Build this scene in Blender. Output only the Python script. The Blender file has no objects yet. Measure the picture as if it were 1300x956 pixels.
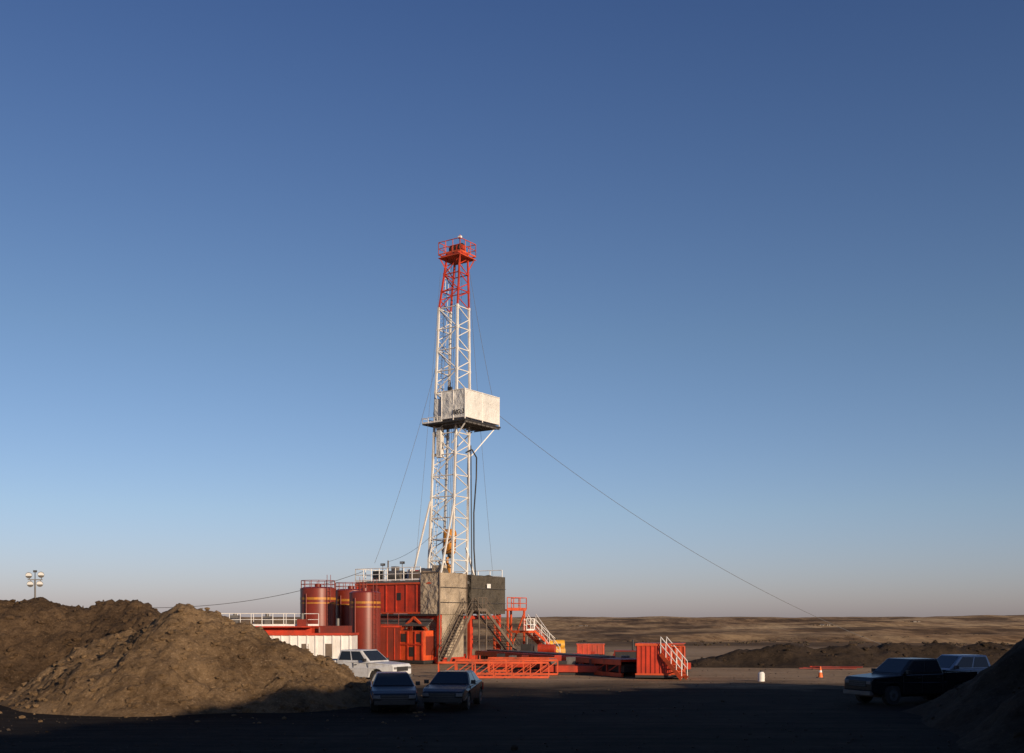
import bpy, bmesh, math, random
from mathutils import Vector, noise, Matrix
random.seed(7)
scene=bpy.context.scene
R=math.radians
# ------------------------------------------------------------------ materials
def new_mat(name,col,rough=0.6,metal=0.0,var=0.25,scale=3.0,bump=0.0,bscale=20.0,dirt=None,dirt_amt=0.0,bdist=0.02):
    m=bpy.data.materials.new(name); m.use_nodes=True
    nt=m.node_tree; N=nt.nodes; L=nt.links
    b=N['Principled BSDF']
    b.inputs['Roughness'].default_value=rough; b.inputs['Metallic'].default_value=metal
    tc=N.new('ShaderNodeTexCoord')
    n1=N.new('ShaderNodeTexNoise'); n1.inputs['Scale'].default_value=scale; n1.inputs['Detail'].default_value=8
    n1.inputs['Roughness'].default_value=0.65
    L.new(tc.outputs['Object'],n1.inputs['Vector'])
    cr=N.new('ShaderNodeValToRGB')
    cr.color_ramp.elements[0].position=0.3; cr.color_ramp.elements[1].position=0.7
    cr.color_ramp.elements[0].color=tuple(c*(1-var) for c in col)+(1,)
    cr.color_ramp.elements[1].color=tuple(min(1,c*(1+var*0.5)) for c in col)+(1,)
    L.new(n1.outputs['Fac'],cr.inputs['Fac'])
    out=cr.outputs['Color']
    if dirt:
        n2=N.new('ShaderNodeTexNoise'); n2.inputs['Scale'].default_value=scale*0.6; n2.inputs['Detail'].default_value=10
        n2.inputs['Roughness'].default_value=0.75
        mp=N.new('ShaderNodeMapping'); mp.inputs['Scale'].default_value=(1,1,0.35)
        L.new(tc.outputs['Object'],mp.inputs['Vector']); L.new(mp.outputs['Vector'],n2.inputs['Vector'])
        r2=N.new('ShaderNodeValToRGB'); r2.color_ramp.elements[0].position=0.48; r2.color_ramp.elements[1].position=0.7
        L.new(n2.outputs['Fac'],r2.inputs['Fac'])
        mu=N.new('ShaderNodeMath'); mu.operation='MULTIPLY'; mu.inputs[1].default_value=dirt_amt
        L.new(r2.outputs['Color'],mu.inputs[0])
        mx=N.new('ShaderNodeMixRGB'); mx.inputs['Color2'].default_value=dirt+(1,)
        L.new(mu.outputs[0],mx.inputs['Fac']); L.new(out,mx.inputs['Color1']); out=mx.outputs['Color']
    L.new(out,b.inputs['Base Color'])
    if bump>0:
        n3=N.new('ShaderNodeTexNoise'); n3.inputs['Scale'].default_value=bscale; n3.inputs['Detail'].default_value=6
        L.new(tc.outputs['Object'],n3.inputs['Vector'])
        bp=N.new('ShaderNodeBump'); bp.inputs['Strength'].default_value=bump; bp.inputs['Distance'].default_value=bdist
        L.new(n3.outputs['Fac'],bp.inputs['Height']); L.new(bp.outputs['Normal'],b.inputs['Normal'])
    return m
DUST=(0.22,0.15,0.09)
M={}
M['red']=new_mat('red_paint',(0.52,0.044,0.014),0.5,var=0.35,scale=1.2,dirt=(0.13,0.035,0.018),dirt_amt=0.8)
M['orange']=new_mat('orange_red_paint',(0.62,0.082,0.02),0.5,var=0.35,scale=1.4,dirt=(0.16,0.05,0.022),dirt_amt=0.75)
M['maroon']=new_mat('maroon_paint',(0.20,0.026,0.013),0.38,var=0.25,scale=0.9,dirt=(0.08,0.026,0.018),dirt_amt=0.7)
M['white']=new_mat('white_paint',(0.78,0.75,0.71),0.5,var=0.15,scale=1.5,dirt=(0.36,0.28,0.21),dirt_amt=0.4)
M['mastwhite']=new_mat('mast_white_paint',(0.72,0.69,0.64),0.5,var=0.18,scale=0.8,dirt=(0.33,0.22,0.14),dirt_amt=0.6)
M['canvas']=new_mat('tan_canvas',(0.40,0.32,0.23),0.9,var=0.35,scale=0.9,bump=1.0,bscale=2.2,bdist=0.3,dirt=(0.17,0.13,0.09),dirt_amt=0.7)
M['canvasw']=new_mat('white_canvas',(0.66,0.64,0.60),0.85,var=0.18,scale=0.9,bump=0.8,bscale=2.0,bdist=0.25,dirt=(0.36,0.31,0.26),dirt_amt=0.45)
M['canvasd']=new_mat('dark_canvas',(0.07,0.058,0.043),0.9,var=0.4,scale=1.0,bump=1.0,bscale=2.2,bdist=0.3)
M['steel']=new_mat('grey_steel',(0.16,0.15,0.14),0.55,metal=0.4,var=0.4,scale=2,dirt=DUST,dirt_amt=0.4)
M['dark']=new_mat('dark_steel',(0.03,0.027,0.025),0.6,var=0.4,scale=2)
M['wire']=new_mat('steel_wire',(0.10,0.10,0.105),0.5,metal=0.3,var=0.1)
M['yellow']=new_mat('yellow_paint',(0.72,0.36,0.03),0.45,var=0.2,scale=2,dirt=(0.25,0.12,0.03),dirt_amt=0.5)
M['amber']=new_mat('amber_paint',(0.50,0.20,0.02),0.45,var=0.3,scale=2,dirt=(0.1,0.05,0.02),dirt_amt=0.6)
M['stairtan']=new_mat('dusty_steel',(0.15,0.11,0.08),0.8,var=0.4,scale=2,dirt=(0.07,0.055,0.04),dirt_amt=0.5)
M['rubber']=new_mat('rubber',(0.022,0.021,0.02),0.85,var=0.3,dirt=DUST,dirt_amt=0.35)
M['glass']=new_mat('window_glass',(0.02,0.025,0.03),0.06,var=0.1)
M['chrome']=new_mat('wheel_alloy',(0.3,0.3,0.3),0.35,metal=0.8,var=0.1)
M['carwhite']=new_mat('car_paint_white',(0.62,0.62,0.62),0.28,var=0.06,dirt=DUST,dirt_amt=0.45)
M['carblack']=new_mat('car_paint_black',(0.010,0.010,0.012),0.25,var=0.1,dirt=(0.06,0.045,0.03),dirt_amt=0.2)
M['carblue']=new_mat('car_paint_silver_blue',(0.24,0.29,0.36),0.28,metal=0.3,var=0.1,dirt=DUST,dirt_amt=0.2)
M['redlens']=new_mat('red_lens',(0.35,0.01,0.01),0.2,var=0.1)
M['lamp']=new_mat('lamp_glass',(0.8,0.8,0.78),0.15,var=0.05)
M['headlamp']=new_mat('headlamp_glass',(0.3,0.3,0.3),0.12,metal=0.5,var=0.05)
M['wood']=new_mat('weathered_wood',(0.12,0.085,0.055),0.9,var=0.4,scale=6)
M['clod']=new_mat('dirt_clod',(0.05,0.035,0.024),0.95,var=0.4,scale=1.5)
M['cone']=new_mat('cone_orange',(0.75,0.14,0.02),0.6,var=0.1)
M['shrub']=new_mat('shrub_twigs',(0.07,0.047,0.026),0.95,var=0.5,scale=0.3)
M['siding']=new_mat('weathered_siding',(0.30,0.25,0.20),0.8,var=0.2,scale=0.2)

def dirt_mat(name,dark,light,pale,scale=0.35,fine=9.0,bump=1.0,bdist=0.12):
    m=bpy.data.materials.new(name); m.use_nodes=True
    nt=m.node_tree; N=nt.nodes; L=nt.links; b=N['Principled BSDF']; b.inputs['Roughness'].default_value=0.97
    b.inputs['Specular IOR Level'].default_value=0.15
    g=N.new('ShaderNodeNewGeometry')
    def nz(s,d,r):
        a=N.new('ShaderNodeTexNoise'); a.inputs['Scale'].default_value=s; a.inputs['Detail'].default_value=d; a.inputs['Roughness'].default_value=r
        L.new(g.outputs['Position'],a.inputs['Vector']); return a.outputs['Fac']
    r=N.new('ShaderNodeValToRGB'); r.color_ramp.elements[0].position=0.36; r.color_ramp.elements[0].color=dark+(1,)
    r.color_ramp.elements[1].position=0.66; r.color_ramp.elements[1].color=light+(1,)
    L.new(nz(scale,10,.7),r.inputs['Fac'])
    fr=N.new('ShaderNodeValToRGB'); fr.color_ramp.elements[0].position=0.54; fr.color_ramp.elements[1].position=0.70
    L.new(nz(fine,6,.8),fr.inputs['Fac'])
    mx=N.new('ShaderNodeMixRGB'); mx.inputs['Color2'].default_value=pale+(1,)
    mu=N.new('ShaderNodeMath'); mu.operation='MULTIPLY'; mu.inputs[1].default_value=0.75
    L.new(fr.outputs['Color'],mu.inputs[0]); L.new(mu.outputs[0],mx.inputs['Fac']); L.new(r.outputs['Color'],mx.inputs['Color1'])
    out=mx.outputs['Color']
    dk=N.new('ShaderNodeValToRGB'); dk.color_ramp.elements[0].position=0.36; dk.color_ramp.elements[0].color=(.35,.33,.31,1); dk.color_ramp.elements[1].position=0.52
    L.new(nz(3.2,8,.8),dk.inputs['Fac'])
    m2=N.new('ShaderNodeMixRGB'); m2.blend_type='MULTIPLY'; m2.inputs['Fac'].default_value=.75
    L.new(out,m2.inputs['Color1']); L.new(dk.outputs['Color'],m2.inputs['Color2']); out=m2.outputs['Color']
    L.new(out,b.inputs['Base Color'])
    bp=N.new('ShaderNodeBump'); bp.inputs['Strength'].default_value=bump; bp.inputs['Distance'].default_value=bdist
    L.new(nz(2.6,12,.78),bp.inputs['Height']); L.new(bp.outputs['Normal'],b.inputs['Normal'])
    return m
M['mound']=dirt_mat('mound_dirt',(0.15,0.092,0.047),(0.36,0.235,0.125),(0.56,0.40,0.25),bdist=0.35)
M['moundbrown']=dirt_mat('mound_dark_brown',(0.075,0.045,0.024),(0.19,0.118,0.064),(0.34,0.23,0.135),bdist=0.35)  # darker brown than the near lobe, used on the far left mound
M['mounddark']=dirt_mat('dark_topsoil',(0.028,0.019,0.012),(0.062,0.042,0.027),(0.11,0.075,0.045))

def terrain_mat():
    m=bpy.data.materials.new('prairie_ground'); m.use_nodes=True
    nt=m.node_tree; N=nt.nodes; L=nt.links; b=N['Principled BSDF']; b.inputs['Roughness'].default_value=0.97
    b.inputs['Specular IOR Level'].default_value=0.1
    g=N.new('ShaderNodeNewGeometry')
    def nz(scale,detail=8,rough=0.65,sc=None):
        n=N.new('ShaderNodeTexNoise'); n.inputs['Scale'].default_value=scale; n.inputs['Detail'].default_value=detail; n.inputs['Roughness'].default_value=rough
        if sc:
            mp=N.new('ShaderNodeMapping'); mp.inputs['Scale'].default_value=sc; L.new(g.outputs['Position'],mp.inputs['Vector']); L.new(mp.outputs['Vector'],n.inputs['Vector'])
        else: L.new(g.outputs['Position'],n.inputs['Vector'])
        return n.outputs['Fac']
    def ramp(fac,els):
        r=N.new('ShaderNodeValToRGB'); cr=r.color_ramp
        while len(cr.elements)<len(els): cr.elements.new(0.5)
        for e,(p,c) in zip(cr.elements,els): e.position=p; e.color=c+(1,)
        L.new(fac,r.inputs['Fac']); return r.outputs['Color']
    def mix(f,a,bb,mode='MIX'):
        x=N.new('ShaderNodeMixRGB'); x.blend_type=mode
        for s,k in ((f,'Fac'),(a,'Color1'),(bb,'Color2')):
            if isinstance(s,(int,float)): x.inputs[k].default_value=s
            elif isinstance(s,tuple): x.inputs[k].default_value=s+(1,)
            else: L.new(s,x.inputs[k])
        return x.outputs['Color']
    def maprange(v,a,bb):
        mr=N.new('ShaderNodeMapRange'); mr.inputs['From Min'].default_value=a; mr.inputs['From Max'].default_value=bb; L.new(v,mr.inputs['Value']); return mr.outputs['Result']
    pad=ramp(nz(0.12,10,0.7),[(0.35,(0.28,0.18,0.10)),(0.5,(0.44,0.295,0.165)),(0.68,(0.54,0.38,0.23))])
    pad=mix(0.4,pad,ramp(nz(4,6,0.8),[(0.4,(0.20,0.13,0.08)),(0.65,(0.50,0.36,0.22))]))
    tr=ramp(nz(1.0,3,0.5,sc=(0.05,1.6,1)),[(0.45,(1,1,1)),(0.62,(0.55,0.52,0.5))])
    pad=mix(0.7,pad,mix(1.0,pad,tr,'MULTIPLY'))
    painted_shade=ramp(nz(0.3,10,0.75),[(0.38,(0.014,0.010,0.008)),(0.55,(0.028,0.020,0.014)),(0.7,(0.055,0.038,0.026))])  # near pad ground darkened in base colour to deepen the foreground shade
    painted_shade=mix(0.8,painted_shade,mix(1.0,painted_shade,ramp(nz(1.0,5,0.6,sc=(0.06,1.9,1)),[(0.42,(1.0,1.0,1.0)),(0.6,(0.4,0.4,0.4))]),'MULTIPLY'))
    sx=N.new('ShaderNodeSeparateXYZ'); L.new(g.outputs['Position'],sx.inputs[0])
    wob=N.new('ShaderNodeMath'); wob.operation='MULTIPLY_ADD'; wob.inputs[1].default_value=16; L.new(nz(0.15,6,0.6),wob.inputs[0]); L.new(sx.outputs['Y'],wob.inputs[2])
    pad=mix(maprange(wob.outputs[0],63,73),painted_shade,pad)
    mp=N.new('ShaderNodeMapping'); mp.inputs['Scale'].default_value=(0.0011,0.0007,0); mp.inputs['Rotation'].default_value=(0,0,0.12)
    L.new(g.outputs['Position'],mp.inputs['Vector'])
    v=N.new('ShaderNodeTexVoronoi'); v.distance='CHEBYCHEV'; v.inputs['Scale'].default_value=1.0; v.inputs['Randomness'].default_value=0.8
    L.new(mp.outputs['Vector'],v.inputs['Vector'])
    sp=N.new('ShaderNodeSeparateColor'); L.new(v.outputs['Color'],sp.inputs['Color'])
    fld=ramp(sp.outputs['Red'],[(0.0,(0.12,0.065,0.032)),(0.25,(0.58,0.37,0.17)),(0.5,(0.24,0.135,0.062)),(0.75,(0.72,0.50,0.27)),(1.0,(0.34,0.20,0.095))])
    gr=ramp(nz(0.004,10,0.72,sc=(1,0.3,1)),[(0.42,(0.09,0.05,0.025)),(0.5,(0.42,0.25,0.115)),(0.60,(0.72,0.48,0.24))])
    far=mix(0.5,fld,gr)
    far=mix(0.4,far,ramp(nz(0.03,8,0.75,sc=(1,0.35,1)),[(0.44,(0.09,0.052,0.027)),(0.58,(0.66,0.43,0.21))]))
    far=mix(0.9,far,ramp(nz(0.0022,8,0.65,sc=(1,0.45,1)),[(0.44,(0.28,0.24,0.2)),(0.50,(0.85,0.8,0.75)),(0.58,(1.0,1.0,0.97))]),'MULTIPLY')
    mm=N.new('ShaderNodeVectorMath'); mm.operation='SUBTRACT'; mm.inputs[1].default_value=(0,60,0)
    L.new(g.outputs['Position'],mm.inputs[0])
    ln=N.new('ShaderNodeVectorMath'); ln.operation='LENGTH'; L.new(mm.outputs[0],ln.inputs[0])
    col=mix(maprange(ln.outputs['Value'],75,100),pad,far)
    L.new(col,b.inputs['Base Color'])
    n3=N.new('ShaderNodeTexNoise'); n3.inputs['Scale'].default_value=1.6; n3.inputs['Detail'].default_value=10; n3.inputs['Roughness'].default_value=0.7
    L.new(g.outputs['Position'],n3.inputs['Vector'])
    bp=N.new('ShaderNodeBump'); bp.inputs['Strength'].default_value=0.8; bp.inputs['Distance'].default_value=0.12
    L.new(n3.outputs['Fac'],bp.inputs['Height']); L.new(bp.outputs['Normal'],b.inputs['Normal'])
    return m
M['terrain']=terrain_mat()

# ------------------------------------------------------------------ mesh builder
class MB:
    def __init__(s): s.v=[]; s.f=[]; s.m=[]; s.mats=[]; s.sm=[]
    def mi(s,k):
        if k not in s.mats: s.mats.append(k)
        return s.mats.index(k)
    def add(s,vs,fs,k,smooth=False):
        o=len(s.v); s.v+= [tuple(a) for a in vs]; i=s.mi(k)
        for f in fs: s.f.append([a+o for a in f]); s.m.append(i); s.sm.append(smooth)
    def box(s,x0,x1,y0,y1,z0,z1,k):
        vs=[(x0,y0,z0),(x1,y0,z0),(x1,y1,z0),(x0,y1,z0),(x0,y0,z1),(x1,y0,z1),(x1,y1,z1),(x0,y1,z1)]
        s.add(vs,[(0,3,2,1),(4,5,6,7),(0,1,5,4),(1,2,6,5),(2,3,7,6),(3,0,4,7)],k)
    def hexa(s,b,t,k):
        s.add(list(b)+list(t),[(0,3,2,1),(4,5,6,7),(0,1,5,4),(1,2,6,5),(2,3,7,6),(3,0,4,7)],k)
    def cyl(s,p,q,r,k,n=8,r2=None,caps=True,smooth=True):
        p=Vector(p); q=Vector(q); r2=r if r2 is None else r2
        d=(q-p)
        if d.length<1e-6: return
        d.normalize(); a=Vector((0,0,1)) if abs(d.z)<0.9 else Vector((1,0,0))
        u=d.cross(a).normalized(); w=d.cross(u)
        vs=[]
        for c,rr in ((p,r),(q,r2)):
            for i in range(n):
                t=2*math.pi*i/n; vs.append(c+u*math.cos(t)*rr+w*math.sin(t)*rr)
        s.add(vs,[(i,(i+1)%n,n+(i+1)%n,n+i) for i in range(n)],k,smooth)
        if caps: s.add(vs,[tuple(range(n))[::-1],tuple(range(n,2*n))],k)
    def beam(s,p,q,w,k,h=None):
        h=h or w
        p=Vector(p); q=Vector(q); d=(q-p).normalized()
        a=Vector((0,0,1)) if abs(d.z)<0.95 else Vector((0,1,0))
        u=d.cross(a).normalized()*w/2; t=u.normalized().cross(d)*h/2
        b=[p-u-t,p+u-t,p+u+t,p-u+t]; e=[q-u-t,q+u-t,q+u+t,q-u+t]
        s.hexa(b,e,k)
    def path(s,pts,r,k,n=6):
        for a,b in zip(pts[:-1],pts[1:]): s.cyl(a,b,r,k,n,caps=False)
    def build(s,name,parent=None,loc=(0,0,0),rz=0,bevel=0):
        me=bpy.data.meshes.new(name); me.from_pydata(s.v,[],s.f)
        for k in s.mats: me.materials.append(M[k])
        me.polygons.foreach_set('material_index',s.m); me.polygons.foreach_set('use_smooth',s.sm)
        me.validate(); me.update()
        o=bpy.data.objects.new(name,me); scene.collection.objects.link(o)
        o.location=loc; o.rotation_euler=(0,0,rz)
        if parent: o.parent=parent
        if bevel:
            b=o.modifiers.new('bevel','BEVEL'); b.width=bevel; b.segments=2; b.limit_method='ANGLE'; b.angle_limit=R(35)
        return o
def empty(name,loc=(0,0,0),rz=0):
    e=bpy.data.objects.new(name,None); scene.collection.objects.link(e); e.location=loc; e.rotation_euler=(0,0,rz); return e
def label(name,txt,size,parent,loc,rot,k):
    c=bpy.data.curves.new(name,'FONT'); c.body=txt; c.size=size; c.extrude=.004; c.offset=.012
    c.materials.append(M[k]); o=bpy.data.objects.new(name,c); scene.collection.objects.link(o); o.parent=parent; o.location=loc; o.rotation_euler=rot
def lerp(a,b,t): return tuple(x+(y-x)*t for x,y in zip(a,b))
def catenary(p,q,sag,n=28):
    return [tuple(list(lerp(p,q,i/n))[:2]+[lerp(p,q,i/n)[2]-4*sag*(i/n)*(1-i/n)]) for i in range(n+1)]
def rail(mb,p,q,k,h=1.05,step=1.3,r=0.028,mid=True):
    p=Vector(p); q=Vector(q); n=max(1,round((q-p).length/step))
    for i in range(n+1):
        a=p.lerp(q,i/n); mb.cyl(a,a+Vector((0,0,h)),r,k,6)
    mb.cyl(p+Vector((0,0,h)),q+Vector((0,0,h)),r,k,6)
    if mid:
        mb.cyl(p+Vector((0,0,h*.52)),q+Vector((0,0,h*.52)),r*.85,k,6)
    mb.beam(p+Vector((0,0,.07)),q+Vector((0,0,.07)),0.02,k,0.12)
def stair(mb,top,bot,wv,k,kr,n=None,railk=None):
    top=Vector(top); bot=Vector(bot); wv=Vector(wv)
    n=n or max(3,int((top.z-bot.z)/0.21))
    for e in (Vector((0,0,0)),wv):
        mb.beam(top+e,bot+e,0.06,k,0.24)
        if railk:
            for hh in (0.55,1.0): mb.cyl(top+e+Vector((0,0,hh)),bot+e+Vector((0,0,hh)),0.028,railk,6)
            for i in range(5):
                a=top.lerp(bot,i/4)+e; mb.cyl(a,a+Vector((0,0,1.0)),0.026,railk,6)
    run=(bot-top); run.z=0; rd=run.normalized()*0.12
    for i in range(1,n):
        c=top.lerp(bot,i/n); a=c-rd; b=c+rd
        z=Vector((0,0,0.02))
        mb.hexa([a-z,b-z,b+wv-z,a+wv-z],[a+z,b+z,b+wv+z,a+wv+z],kr)

# ------------------------------------------------------------------ terrain
def sstep(a,b,x):
    t=max(0,min(1,(x-a)/(b-a))); return t*t*(3-2*t)
def terrain_h(x,y):
    d=math.hypot(x,y-50)
    z=0.03*noise.noise(Vector((x*.15,y*.15,0)))
    z-=38*sstep(85,1000,d)
    z+=sstep(120,700,d)*9*noise.fractal(Vector((x*.0018,y*.0030,3)),1,2,6)
    z+=sstep(1200,3000,d)*26*noise.fractal(Vector((x*.0006,y*.0012,9)),1,2,6)
    z+=sstep(3500,9500,d)*(51+ 14*noise.noise(Vector((x*.00028,1.7,2)))+9*noise.noise(Vector((x*.0011,5.7,y*.0003))))
    z+=sstep(0,6000,x)*24*sstep(4000,9000,d)
    return z
def build_terrain():
    nr=230; na=460; vs=[];fs=[]
    radii=[2*(14000/2)**(i/(nr-1)) for i in range(nr)]
    vs.append((0,50,terrain_h(0,50)))
    for r in radii:
        for j in range(na):
            a=2*math.pi*j/na; x=r*math.cos(a); y=50+r*math.sin(a); vs.append((x,y,terrain_h(x,y)))
    for j in range(na): fs.append((0,1+j,1+(j+1)%na))
    for i in range(nr-1):
        o=1+i*na
        for j in range(na):
            k=(j+1)%na; fs.append((o+j,o+na+j,o+na+k,o+k))
    mb=MB(); mb.add(vs,fs,'terrain',True); return mb.build('ground')
build_terrain()

# ------------------------------------------------------------------ dirt mounds
def ridge_h(x,y,rd,k=0.55):
    best=0
    for (x0,y0,h0,w0),(x1,y1,h1,w1) in zip(rd[:-1],rd[1:]):
        dx,dy=x1-x0,y1-y0; t=max(0,min(1,((x-x0)*dx+(y-y0)*dy)/(dx*dx+dy*dy)))
        d=math.hypot(x-x0-t*dx,y-y0-t*dy); h=h0+(h1-h0)*t; w=w0+(w1-w0)*t
        u=min(1,d/w); z=h*(k*(1-u)+(1-k)*(math.cos(math.pi*u)+1)/2)
        best=max(best,z)
    return best
ICO_V=None
def clod(mb,c,s,k,rnd):
    global ICO_V
    if ICO_V is None:
        bm=bmesh.new(); bmesh.ops.create_icosphere(bm,subdivisions=1,radius=1)
        ICO_V=([v.co.copy() for v in bm.verts],[[v.index for v in f.verts] for f in bm.faces]); bm.free()
    sx,sy,sz=rnd.uniform(.7,1.3),rnd.uniform(.7,1.3),rnd.uniform(.5,.9)
    vs=[]
    for v in ICO_V[0]:
        j=rnd.uniform(.75,1.2); vs.append((c[0]+v.x*s*sx*j,c[1]+v.y*s*sy*j,c[2]+v.z*s*sz*j))
    mb.add(vs,ICO_V[1],k)
def mound(name,rd,bounds,res,mat,amp=0.35,nclod=0,csize=(0.05,0.2),seed=1,fine=.10):
    x0,x1,y0,y1=bounds; nx=int((x1-x0)/res); ny=int((y1-y0)/res)
    def hh(x,y):
        wx=x+1.2*noise.noise(Vector((x*.25,y*.25,seed))); wy=y+1.2*noise.noise(Vector((x*.25,y*.25,seed+5)))
        b=ridge_h(wx,wy,rd)
        n=noise.fractal(Vector((x*.35,y*.35,seed)),0.9,2.1,7)
        g=abs(noise.noise(Vector((x*.9,y*.9,seed+3))))
        m=min(1,b/0.8)
        f=noise.fractal(Vector((x*1.9,y*1.9,seed+9)),0.5,2.1,5)
        return b+m*(amp*n-0.22*amp*g*2+fine*f)-0.12*(1-m)
    vs=[(x0+i*res,y0+j*res,hh(x0+i*res,y0+j*res)) for j in range(ny+1) for i in range(nx+1)]
    fs=[(j*(nx+1)+i,j*(nx+1)+i+1,(j+1)*(nx+1)+i+1,(j+1)*(nx+1)+i) for j in range(ny) for i in range(nx)]
    fs=[f for f in fs if max(vs[a][2] for a in f)>-0.08]
    mb=MB(); mb.add(vs,fs,mat,True)
    rnd=random.Random(seed)
    for _ in range(nclod):
        x=rnd.uniform(x0+1,x1-1); y=rnd.uniform(y0+1,y1-1); z=hh(x,y)
        if z<0.05 and rnd.random()<0.95: continue
        z=max(z,0); s=csize[0]+(csize[1]-csize[0])*rnd.random()**4
        clod(mb,(x,y,z+s*0.1),s,mat,rnd)
    return mb.build(name)
mound('dirt_mound',[(-46,52,4.8,10),(-26,56,4.5,9),(-18.8,55,4.2,8.5),(-16,51,3.2,7)],
      (-54,-8,40,66),0.16,'moundbrown',0.5,6500,(0.03,0.24),1,fine=.22)
mound('dirt_mound',[(-16.5,49,3.0,6.5),(-13.8,47,4.2,7),(-10.9,47,3.35,6),(-8.0,47.5,1.3,4.5)],
      (-25,-2,36,58),0.14,'mound',0.45,4500,(0.025,0.2),1.0,fine=.2)
mound('dirt_mound',[(24,44,4.6,7.5),(20.9,36,5.2,7.5),(20,24,6.8,8.5),(21.5,8,11,13),(12,-14,11,13),(0,-26,10,13)],
      (-16,40,-42,54),0.3,'mounddark',0.4,1500,(0.05,0.25),4)  # unseen ridge beside and behind camera added, heightened to shade foreground; far end visible
mound('topsoil_berm',[(15,84,0.8,4),(20,84,1.5,4.5),(27,86,1.6,5),(36,88,1.5,5),(48,90,1.9,6)],(9,56,76,98),0.3,'mounddark',0.4,1200,(0.06,0.3),8)

mb=MB(); rnd=random.Random(3)
for _ in range(4500):
    y=24+rnd.random()**1.5*60; x=rnd.uniform(-0.5,0.5)*y*1.05
    clod(mb,(x,y,0.01),0.015+0.045*rnd.random()**5,'clod',rnd)
mb.build('gravel')

mb=MB(); rnd=random.Random(11)
def shrub(x,y,s):
    z=terrain_h(x,y)
    for _ in range(7):
        clod(mb,(x+rnd.gauss(0,s*.8),y+rnd.gauss(0,s*.8),z+rnd.uniform(.2,.9)*s*.6),s*rnd.uniform(.25,.6),'shrub',rnd)
for _ in range(90):
    cx=rnd.uniform(-200,1000); cy=rnd.uniform(300,2200)
    for _ in range(rnd.randint(3,16)):
        shrub(cx+rnd.gauss(0,50),cy+rnd.gauss(0,12),rnd.uniform(.8,2.3))
for _ in range(160):
    x=rnd.uniform(-60,130); shrub(x,rnd.uniform(130,240),rnd.uniform(.2,.5))
mb.build('shrubs')

def farm(x,y,rz):
    e=empty('farmstead',(x,y,terrain_h(x,y)-0.5),rz)
    b=MB(); b.box(-9,9,-5,5,0,4.5,'siding')
    b.hexa([(-9.5,-5.6,4.5),(9.5,-5.6,4.5),(9.5,5.6,4.5),(-9.5,5.6,4.5)],[(-9.5,-.2,8),(9.5,-.2,8),(9.5,.2,8),(-9.5,.2,8)],'steel')
    b.box(-3,3,-5.05,-5,0,3.5,'dark'); b.build('barn',e)
    b=MB()
    for i in range(2):
        b.cyl((22+9*i,0,0),(22+9*i,0,6),3.2,'siding',14); b.cyl((22+9*i,0,6),(22+9*i,0,8),3.3,'steel',14,0.4)
    b.build('grain_bins',e)
    b=MB()
    for i in range(40):
        clod(b,(rnd.uniform(-60,45),rnd.uniform(8,24),rnd.uniform(1,5)),rnd.uniform(2,4),'shrub',rnd)
    b.build('shelterbelt',e)
for x,y,r in ((620,4300,.3),(1350,4800,-.4),(2300,6300,.2),(350,5600,0)): farm(x,y,r)

# ------------------------------------------------------------------ drilling rig
TH=R(35)
rig=empty('drilling_rig',(-5.45,93,0),-TH)
LV=[(6.7,1.28,1.0,0.0),(22.4,1.13,0.9,0.72),(29.9,0.99,0.79,0.9),(34.3,0.70,0.56,1.35)]
def mast_at(z):
    for a,b in zip(LV[:-1],LV[1:]):
        if z<=b[0]+1e-6:
            t=(z-a[0])/(b[0]-a[0]); return tuple(a[i]+(b[i]-a[i])*t for i in (1,2,3))
    return LV[-1][1:]
def leg(z,su,sv):
    a,b,c=mast_at(z); return Vector((su*a,c+sv*b,z))
zs=[6.7+ (29.9-6.7)*i/13 for i in range(14)]+[31.4,32.9,34.3]
mb=MB()
for i,(z0,z1) in enumerate(zip(zs[:-1],zs[1:])):
    k='red' if z0>=29.8 else 'mastwhite'
    lw=.13 if z0>=29.8 else .16
    for su in (-1,1):
        for sv in (-1,1): mb.beam(leg(z0,su,sv),leg(z1,su,sv),lw,k)
    for su in (-1,1):
        a,b=(1,-1) if i%2 else (-1,1)
        zm=(z0+z1)/2
        mb.cyl(leg(z0,su,a),leg(zm,su,b),0.045,k,6); mb.cyl(leg(zm,su,b),leg(z1,su,a),0.045,k,6)
        mb.cyl(leg(z1,su,-1),leg(z1,su,1),0.05,k,6)
    mb.cyl(leg(z1,-1,-1),leg(z1,1,-1),0.05,k,6)
    if i%2: mb.cyl(leg(z0,-1,-1),leg(z1,1,-1),0.045,k,6)
    else: mb.cyl(leg(z0,1,-1),leg(z1,-1,-1),0.045,k,6)
    if z0>=29.8:
        mb.cyl(leg(z1,-1,1),leg(z1,1,1),0.045,k,6)
    for su in (-1,1):
        for sv in (-1,1):
            p=leg(z1,su,sv); e_=lw*.6; mb.box(p.x-e_,p.x+e_,p.y-e_,p.y+e_,p.z-.12,p.z+.12,k)
for s in (-.2,.2): mb.cyl(leg(6.9,-1,0)+Vector((-.25,s,0)),leg(33.8,-1,0)+Vector((-.25,s,0)),0.025,'mastwhite',6)
z=7.2
while z<33.5:
    p=leg(z,-1,0); mb.cyl(p+Vector((-.25,-.2,0)),p+Vector((-.25,.2,0)),0.018,'mastwhite',5); z+=.35
for su in (-1,1):
    mb.beam((su*1.5,-2.9,6.75),(su*1.3,-0.7,13.5),0.12,'mastwhite'); mb.beam((su*1.5,2.0,6.75),(su*1.28,.9,9.6),0.12,'mastwhite')
mb.build('mast',rig)
mb=MB(); cu,cv=0,1.35
mb.box(-1.0,1.0,cv-1.0,cv+1.0,34.3,34.45,'red')
mb.box(-.65,.65,cv-.75,cv+.75,34.45,34.8,'red')
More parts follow.
